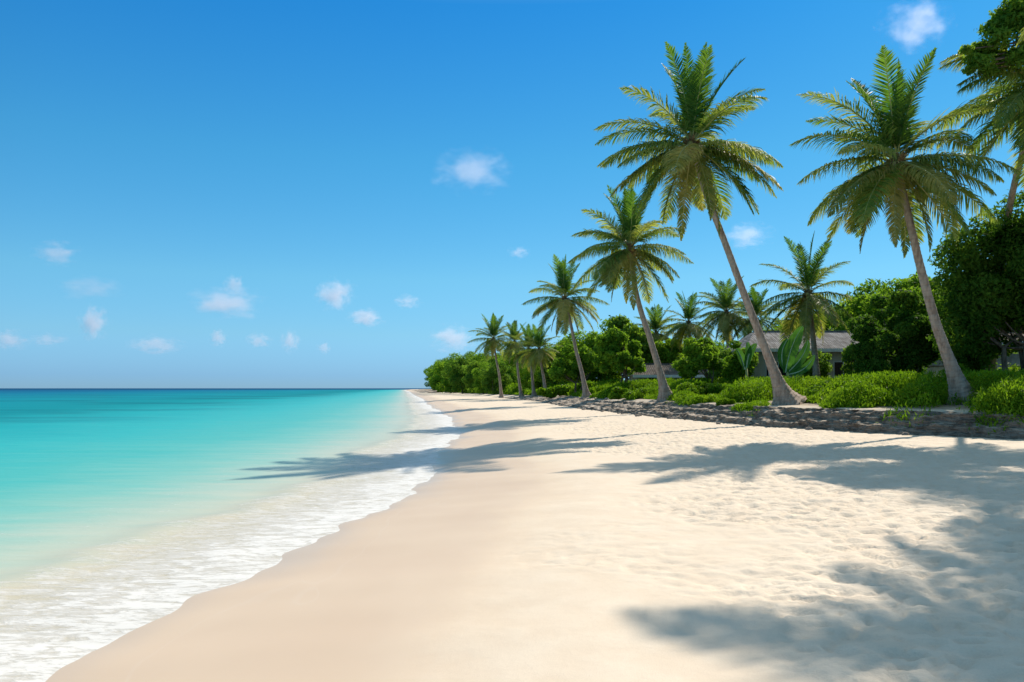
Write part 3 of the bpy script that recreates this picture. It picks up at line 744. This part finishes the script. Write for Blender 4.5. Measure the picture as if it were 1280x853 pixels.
def vtop(px): return np.interp(px, [524, 530, 538, 548, 560, 575, 590, 610, 640, 700], [474, 466, 455, 446, 437, 434, 440, 445, 442, 436])
k = 0
for Y in (118, 128, 140, 152, 166, 182, 200, 222, 246, 272, 300, 335, 372, 410):
    for row in range(3):
        X = float(bankx(Y)) + 3.6 + row * (7 + Y * .02) + random.uniform(-1.5, 1.5) + (4 if Y < 160 else 0)
        px = CX + F * X / Y
        if row and px > 720: continue
        zt = CAMZ + (HY - float(vtop(px))) / F * Y; h = max(zt - 1.2, 3.) * (1 if row else .86)
        s = h / 7.4 * random.uniform(.86, 1.02); s = min(s, 2.3)
        put(k % 4 if k % 4 != 3 else 0, X, Y + random.uniform(-4, 4), s, 1.0, FL, 'trees of the far wood'); k += 1

# ------------------------------------------------------------------ low growth
def cover(name, label, pts, h, n_per, size, mat, seed):
    r = np.random.default_rng(seed); pts = np.asarray(pts); n = len(pts) * n_per; idx = np.repeat(np.arange(len(pts)), n_per)
    hh = h[idx]; rad = .42 * (.6 + hh); u = r.random(n) ** .7
    off = r.normal(size=(n, 2)) * .42 * rad[:, None]
    c = np.stack([pts[idx, 0] + off[:, 0], pts[idx, 1] + off[:, 1], pts[idx, 2] + hh * u * np.exp(-(off ** 2).sum(1) / (rad * rad) * .9)], 1)
    t = r.normal(size=(n, 3)) * .55 + np.array([0, 0, .9]); t /= np.linalg.norm(t, axis=1)[:, None]
    b = np.cross(t, r.normal(size=(n, 3))); b /= np.linalg.norm(b, axis=1)[:, None]
    ln = size[idx][:, None] * r.uniform(.6, 1.5, n)[:, None]; w = ln * .22
    nn = np.cross(t, b)
    V = np.stack([c - t * ln * .5, c + b * w, c + t * ln + nn * ln * .2, c - b * w], 1).reshape(-1, 3)
    return obj(name, mesh(name, V, np.arange(n * 4).reshape(-1, 4), M[mat]))
def cover_points():
    r = np.random.default_rng(91); out, hs_, sz = [], [], []
    for _ in range(60000):
        Y = r.uniform(20, 120) if r.random() < .8 else r.uniform(120, 260)
        e = r.uniform(-.09, 1); e = (abs(e) ** 1.2 * 11) if e > 0 else e * 9; sp = float(spread(Y)); X = float(bankx(Y)) + (e + sp + .1) * math.sqrt(1 + float(np.interp(Y, _gy, _gs)) ** 2)
        px = CX + F * X / Y
        if px > 1420 or px < 500: continue
        nz = float(vnoise(np.array([X * .5]), np.array([Y * .5]), seed=70)[0]); nz2 = float(vnoise(np.array([X * .17]), np.array([Y * .17]), seed=71)[0])
        lim = .25 + 1.7 * (nz2 < .5) * (px < 1180) * (.5 - nz2) * 2 + (1.6 if 1085 < px < 1165 or 955 < px < 1035 or px < 745 and px > 700 else 0)
        if Y > 110: lim = .2
        if not (955 < px < 1035 or 1160 < px < 1228 or 815 < px < 850) and (nz2 > .60 or vnoise(np.array([X * 1.1]), np.array([Y * 1.1]), seed=75)[0] > .74): lim = min(lim, -.75)
        if px > 1228: lim = -.75
        if 1165 < px < 1228: lim = 2.2 if Y < 31 else 1.0
        if e < lim: continue
        if r.random() > min(1, 38 / Y) * (1.2 if e < 5 else .55): continue
        hgt = (.14 + 1.15 * sstep(.25, .85, nz)) * (.40 + .55 * min(1, max(e - lim, 0) / 1.5)) * (1 + max(0, Y - 50) * .006)
        out.append((X, Y, float(ground_z(X, Y)) - .03)); hs_.append(float(hgt)); sz.append(.10 * max(1, Y / 45))
    return np.array(out), np.array(hs_), np.array(sz)
cp, chh, csz = cover_points()
o = cover('low_growth', '', cp, chh, 46, csz, 'leaf_cover', 5)
tag(o, 'bright green grass and low leafy growth under the palms', 'ground cover', kind='stuff')

# small bushes in the growth
bl = [(908, 503, 40.5, .45, .35, 'small green tuft growing alone on the rock bank left of the tallest palm'),
      (1040, 496, 38, 1.7, .8, 'low bush right of the tallest palm trunk, before the bungalow window'),
      (1252, 500, 30.5, 2.2, 1.0, 'wide grassy bush spilling over the bank right of the second palm'),
      (790, 490, 60, 1.9, 1.0, 'bright low bush left of the third tallest palm, by the shed'),
      (905, 486, 50, 3.4, 1.0, 'long bright low bush between the third tallest palm and the tallest palm'),
      (955, 487, 46, 2.6, .9, 'bright low bush just left of the tallest palm trunk'),
      (1130, 486, 35.5, 2.2, .55, 'grassy bush left of the second palm trunk'),
      (1222, 478, 36.8, 2.3, 1.3, 'leafy bush under the big dark tree, right of the second palm'),
      (1275, 476, 37.5, 2.3, 1.5, 'leafy bush under the big dark tree at the right edge'),
      (700, 488, 98, 3.2, 1.5, 'low bush left of the slim palm foot')]
for i, (px, py, Y, w, h, lab) in enumerate(bl):
    X = (px - CX) / F * Y; gz = float(ground_z(X, Y)); root = empty('bush', (X, Y, gz)); tag(root, lab, 'bush')
    cs, ra = clumps((0, 0, h * .3), (w * .9, w * .6, h * .6), 12, h * .42, 600 + i, low=-.3); V, Fq = leaf_cloud(cs, ra, int(3500 * max(1, w * .8)), .085 * max(1, Y / 42), 700 + i, shell=.4)
    V[:, 2] = np.maximum(V[:, 2], -.05)
    obj('foliage', mesh('foliage', V, Fq, M['leaf_cover']), root)

# ------------------------------------------------------------------ houses
def box(V, Fc, x0, x1, y0, y1, z0, z1):
    b = len(V); V += [(x, y, z) for z in (z0, z1) for y in (y0, y1) for x in (x0, x1)]
    Fc += [tuple(b + i for i in q) for q in ((0, 2, 3, 1), (4, 5, 7, 6), (0, 1, 5, 4), (2, 6, 7, 3), (0, 4, 6, 2), (1, 3, 7, 5))]
def bxo(name, boxes, mat, parent, bevel=.0):
    V, Fc = [], []
    for q in boxes: box(V, Fc, *q)
    o = obj(name, mesh(name, V, Fc, M[mat]), parent)
    if bevel: m = o.modifiers.new('b', 'BEVEL'); m.width = bevel; m.segments = 2
    return o
def window(parent, xc, z0, w, h, y, n=2):
    """window on a wall whose outer face is at y (looking towards -Y)"""
    fr = []; t = .07
    fr += [(xc - w / 2 - t, xc - w / 2, y - .06, y + .05, z0 - t, z0 + h + t), (xc + w / 2, xc + w / 2 + t, y - .06, y + .05, z0 - t, z0 + h + t), (xc - w / 2, xc + w / 2, y - .06, y + .05, z0 - t, z0), (xc - w / 2, xc + w / 2, y - .06, y + .05, z0 + h, z0 + h + t)]
    for k in range(1, n): x = xc - w / 2 + w * k / n; fr.append((x - t / 2, x + t / 2, y - .055, y + .045, z0, z0 + h))
    win = bxo('window', fr, 'frame', parent); bxo('pane', [(xc - w / 2, xc + w / 2, y + .01, y + .03, z0, z0 + h)], 'glass', win)
    bxo('sill', [(xc - w / 2 - .15, xc + w / 2 + .15, y - .14, y - .003, z0 - t - .06, z0 - t - .003)], 'frame', win)
def wall_open(V, Fc, x0, x1, y0, y1, z0, z1, opens):
    xs = x0
    for (a, b, c, d) in sorted(opens):
        box(V, Fc, xs, a, y0, y1, z0, z1); box(V, Fc, a, b, y0, y1, z0, c); box(V, Fc, a, b, y0, y1, d, z1); xs = b
    box(V, Fc, xs, x1, y0, y1, z0, z1)
def house(label, x0, x1, y0, depth, zb, eave, ridge, wmat, rmat, wins, doors, over=.5, hip=1.2, veranda=None):
    root = empty('house', ((x0 + x1) / 2, y0, zb)); tag(root, label, 'house')
    cx = (x0 + x1) / 2; L = (x1 - x0) / 2; he = eave - zb; hr = ridge - zb
    V, Fc = [], []
    ops = [(xw - w / 2 - .07, xw + w / 2 + .07, z0 - .07, z0 + h + .07) for xw, z0, w, h, n in wins] + [(xd - .45, xd + .45, .0, 2.05) for xd in doors]
    wall_open(V, Fc, -L, L, 0, .2, -.3, he, ops); box(V, Fc, -L, L, depth - .2, depth, -.3, he); box(V, Fc, -L, -L + .2, .2, depth - .2, -.3, he); box(V, Fc, L - .2, L, .2, depth - .2, -.3, he)
    obj('wall', mesh('wall', V, Fc, M[wmat]), root)
    for xw, z0, w, h, n in wins: window(root, xw, z0, w, h, .06, n)
    for xd in doors:
        d = bxo('door', [(xd - .44, xd + .44, .05, .1, 0, 2.04)], 'timber', root); bxo('handle', [(xd + .30, xd + .36, .0, .05, .95, 1.12)], 'frame', d)
    a = over
    rv = [(-L - a, -a, he), (L + a, -a, he), (L + a, depth + a, he), (-L - a, depth + a, he), (-L - a + hip * (1 + a), depth / 2, hr), (L + a - hip * (1 + a), depth / 2, hr)]
    th = .12; rv2 = [(x, y, z - th) for x, y, z in rv]
    RF = [(0, 1, 5, 4), (1, 2, 5), (2, 3, 4, 5), (3, 0, 4)]; n = 6; RF += [tuple(i + n for i in reversed(q)) for q in RF] + [(0, 0 + n, 1 + n, 1), (1, 1 + n, 2 + n, 2), (2, 2 + n, 3 + n, 3), (3, 3 + n, 0 + n, 0)]
    rf = obj('roof', mesh('roof', rv + rv2, RF, M[rmat]), root)
    bxo('ridge_cap', [(-L - a + hip * (1 + a), L + a - hip * (1 + a), depth / 2 - .14, depth / 2 + .14, hr - .02, hr + .07)], rmat, rf)
    bxo('fascia', [(-L - a, L + a, -a - .05, -a - .003, he - .24, he + .02)], 'frame', rf)
    if veranda:
        va, vb = veranda
        for x in np.linspace(va, vb, 5): bxo('veranda_post', [(x - .06, x + .06, -a + .1, -a + .22, -.3, he - .125)], 'frame', root)
    return root
xA, xB = (918 - CX) / F * 62, (1062 - CX) / F * 62
house('grey roofed bungalow with white framed windows behind the broad crowned palm', xA + 1.0, xB + 3.0, 61, 7.5, 2.0, 5.1, 6.7, 'wall', 'roof',
      [(1.6, 1.0, 1.4, 1.1, 2), (4.6, .9, 2.6, 1.3, 3), (-3.4, 1.0, 1.8, 1.1, 2), (7.2, 1.0, 1.4, 1.1, 2)], [-.6], veranda=(-5.6, 0))
house('small weathered shed with a low roof behind the third tallest palm', (796 - CX) / F * 76, (892 - CX) / F * 76, 76, 5, 1.7, 3.35, 4.5, 'wall2', 'roof2', [(.9, .75, .8, .7, 1), (-2.2, .75, .8, .7, 1)], [2.6], over=.45, hip=.4)
house('pale walled house half hidden behind the stems of the big dark tree', (1150 - CX) / F * 50, (1330 - CX) / F * 50, 50, 7, 1.95, 5.0, 5.9, 'wall2', 'roof2', [(-1.0, 1.0, 1.1, 1.0, 2)], [3.2], over=.5)
# fence panel between the round tree and the second palm
fr = empty('fence', ((1165 - CX) / F * 43, 43, 1.9)); tag(fr, 'pale board fence seen between the round dark tree and the second palm trunk', 'fence')
w = 62 / F * 43 / 2
bxo('board_panel', [(-w + k * .13, -w + k * .13 + .115, 0, .02, .15, 1.35) for k in range(int(2 * w / .13))], 'wall', fr)
bxo('rail', [(-w, w, .022, .07, .35, .43), (-w, w, .022, .07, 1.1, 1.18)], 'timber', fr); bxo('top_rail', [(-w - .05, w + .05, -.03, .09, 1.353, 1.42)], 'timber', fr)
for x in (-w - .06, 0, w + .06): bxo('fence_post', [(x - .05, x + .05, .075, .17, -.3, 1.34)], 'timber', fr)

# ------------------------------------------------------------------ banana plants with broad leaves
def broad_leaf(parent, p0, p1, bend, width, seed, name='leaf'):
    """long paddle leaf from p0 to p1 (relative to the parent) with a pale mid rib"""
    r = np.random.default_rng(seed); n = 18; mid = (p0 + p1) * .5 + bend; path = [p0 * (1 - t) ** 2 + mid * 2 * t * (1 - t) + p1 * t * t for t in np.linspace(0, 1, n)]
    V, Fc, = [], []
    for i, p in enumerate(path):
        t = i / (n - 1); T = (path[min(i + 1, n - 1)] - path[max(i - 1, 0)]).normalized(); S = T.cross(Vector((0, -1, .15))).normalized(); N = S.cross(T)
        w = width * (math.sin(math.pi * min(1, t * .92 + .06)) ** .6) * (1 + .05 * r.normal())
        for k in (-1, -.5, 0, .5, 1): V.append(p + S * (k * w) + N * (abs(k) * w * .35 + .02 * r.normal() * abs(k)))
    for i in range(n - 1):
        for k in range(4): Fc.append((i * 5 + k, i * 5 + k + 1, i * 5 + k + 6, i * 5 + k + 5))
    lf = obj(name, mesh(name, V, Fc, M['leaf_banana'], True), parent)
    v, f, c = tube(path, list(np.linspace(.05, .012, n)), 6); obj('leaf_rib', mesh('leaf_rib', v, f + c, M['vein'], True), lf)
def banana(label, Y, base_px, leaves, seed):
    X = (base_px - CX) / F * Y; gz = float(ground_z(X, Y)); root = empty('banana_plant', (X, Y, gz)); tag(root, label, 'banana plant'); b = Vector((X, Y, gz))
    top = None
    for i, (x0, y0, x1, y1, wd, bx, bz, dy) in enumerate(leaves):
        p0 = P(x0, y0, Y) - b; p1 = P(x1, y1, Y + dy) - b; broad_leaf(root, p0, p1, Vector((bx, 0, bz)), wd, seed + i); top = p0
    v, f, c = tube([Vector((0, 0, -.2)), Vector((0, 0, .4)), top], [.14, .12, .08], 10); obj('stem', mesh('stem', v, f + c, M['rachis'], True), root)
banana('plant with one huge upright paddle leaf edged pale, in front of the bungalow roof', 50, 988,
       [(982, 466, 1003, 408, .42, -.3, .2, -.5), (980, 462, 985, 424, .30, -.5, .2, .4), (986, 468, 1018, 444, .26, .3, -.5, 0), (984, 466, 1010, 425, .30, .5, -.1, .6)], 3)
banana('banana plant with a drooping leaf left of the tallest palm trunk', 57, 934,
       [(932, 462, 946, 430, .26, -.2, .5, 0), (931, 462, 920, 436, .26, 0, .5, 0), (933, 460, 934, 428, .24, .2, .3, 0)], 13)

# ------------------------------------------------------------------ far point: low rock shelf
V = []; 
def shelf():
    r = np.random.default_rng(4); n, m = 70, 14; vs = []
    for i in range(n):
        t = i / (n - 1); Y = 300 + t * 420; x0 = float(np.interp(Y, _fy, _fx)) + 3 + 3 * math.sin(i * .9) * r.random()
        for j in range(m):
            s = j / (m - 1); h = 1.3 * min(1, s * 5) * (1 - t * .3) * (.75 + .5 * r.random()) - .4
            vs.append((x0 + s * 22, Y + r.normal(0, .8), h if j else -.4))
    return obj('rock_shelf', mesh('rock_shelf', np.array(vs), grid_faces(n, m)[:, ::-1].copy(), M['rock'], False))
tag(shelf(), 'low brown rock shelf at the far point where the beach meets the sea', 'rock')

# ------------------------------------------------------------------ clouds (real vapour, far out over the sea)
def m_cloud():
    s = NT('cloud_vapour'); co = s.objc(); ln = s.n('VectorMath', operation='LENGTH'); s.l(co, ln.inputs[0])
    sep = s.n('SeparateXYZ'); s.l(co, sep.inputs[0])
    loc = s.n('ObjectInfo'); va = s.n('VectorMath', operation='ADD'); s.l(co, va.inputs[0]); sc = s.n('VectorMath', operation='SCALE'); s.l(loc.outputs['Location'], sc.inputs[0]); sc.inputs[3].default_value = .013; s.l(sc.outputs[0], va.inputs[1])
    f = s.noise(2.2, 5, .62, coord=va.outputs[0])
    body = s.math('SUBTRACT', s.math('MULTIPLY', f, 2.3), s.math('ADD', ln.outputs['Value'], .36))
    body = s.mr(body, 0., .8)
    den = s.math('MULTIPLY', body, s.n('Attribute', attribute_name='vapour', attribute_type='OBJECT').outputs['Fac'])
    v = s.n('VolumePrincipled'); v.inputs['Color'].default_value = (.93, .91, .96, 1); v.inputs['Anisotropy'].default_value = .35; s.l(den, v.inputs['Density'])
    s.l(v.outputs[0], s.out.inputs['Volume']); return s.m
M['cloud'] = m_cloud()
CM = sphere_mesh('cloud', M['cloud'], 24, 16, 1.0)
CL = [  # px, py, half width px, half height px, strength, label
    (590, 214, 52, 26, .8, 'faint puffy cloud standing alone high in the middle of the sky'), (1146, 30, 44, 30, .8, 'soft cloud at the top of the sky above the second palm'),
    (934, 294, 34, 16, .8, 'thin cloud between the two tallest palms'), (648, 316, 14, 8, .6, 'tiny wisp right above the slim palm'),
    (70, 317, 30, 15, .8, 'highest wisp of cloud over the sea at the left edge'), (115, 360, 44, 15, .45, 'very faint wide wisp over the left part of the sea'),
    (117, 404, 20, 22, 1.5, 'upright bright puff low over the left part of the sea'), (283, 378, 48, 20, 1.3, 'widest low cloud over the sea with a lump on its left end'),
    (292, 355, 13, 12, 1.0, 'small puff floating just above the widest low cloud'), (419, 368, 28, 20, 1.7, 'bright cone shaped cloud above the sea near the middle'),
    (457, 398, 24, 12, 1.7, 'flat bright cloud just right below the cone shaped cloud'), (509, 377, 18, 9, .9, 'small faint cloud right of the cone shaped cloud'),
    (566, 424, 30, 18, 1.2, 'low cloud just above the far wood'), (195, 431, 34, 13, 1.1, 'low flat pair of puffs above the left horizon'),
    (272, 423, 12, 11, 1.2, 'tiny low puff below the widest low cloud'), (323, 426, 17, 10, .9, 'tiny faint puff above the horizon near the upright small one'),
    (362, 426, 14, 15, 1.1, 'small upright puff low above the horizon left of the flat bright cloud'), (405, 435, 10, 8, .8, 'last tiny puff above the horizon before the far wood'),
    (12, 425, 26, 13, 1.0, 'low cloud cut by the left edge'), (60, 425, 24, 9, .7, 'faint low streak next to the cloud at the left edge')]
for (px, py, hw, hh, st, lab) in CL:
    dist = min(9000., max(1800., 900 * F / (HY - py))); c = P(px, py, dist); sx = hw / F * dist * 1.15; sz = hh / F * dist * 1.25
    o = obj('cloud', CM, None, c, (0, 0, 0), (sx, sx * .8, sz)); tag(o, lab, 'cloud', 'small clouds over the sea')
    o['vapour'] = st * .95 / sx
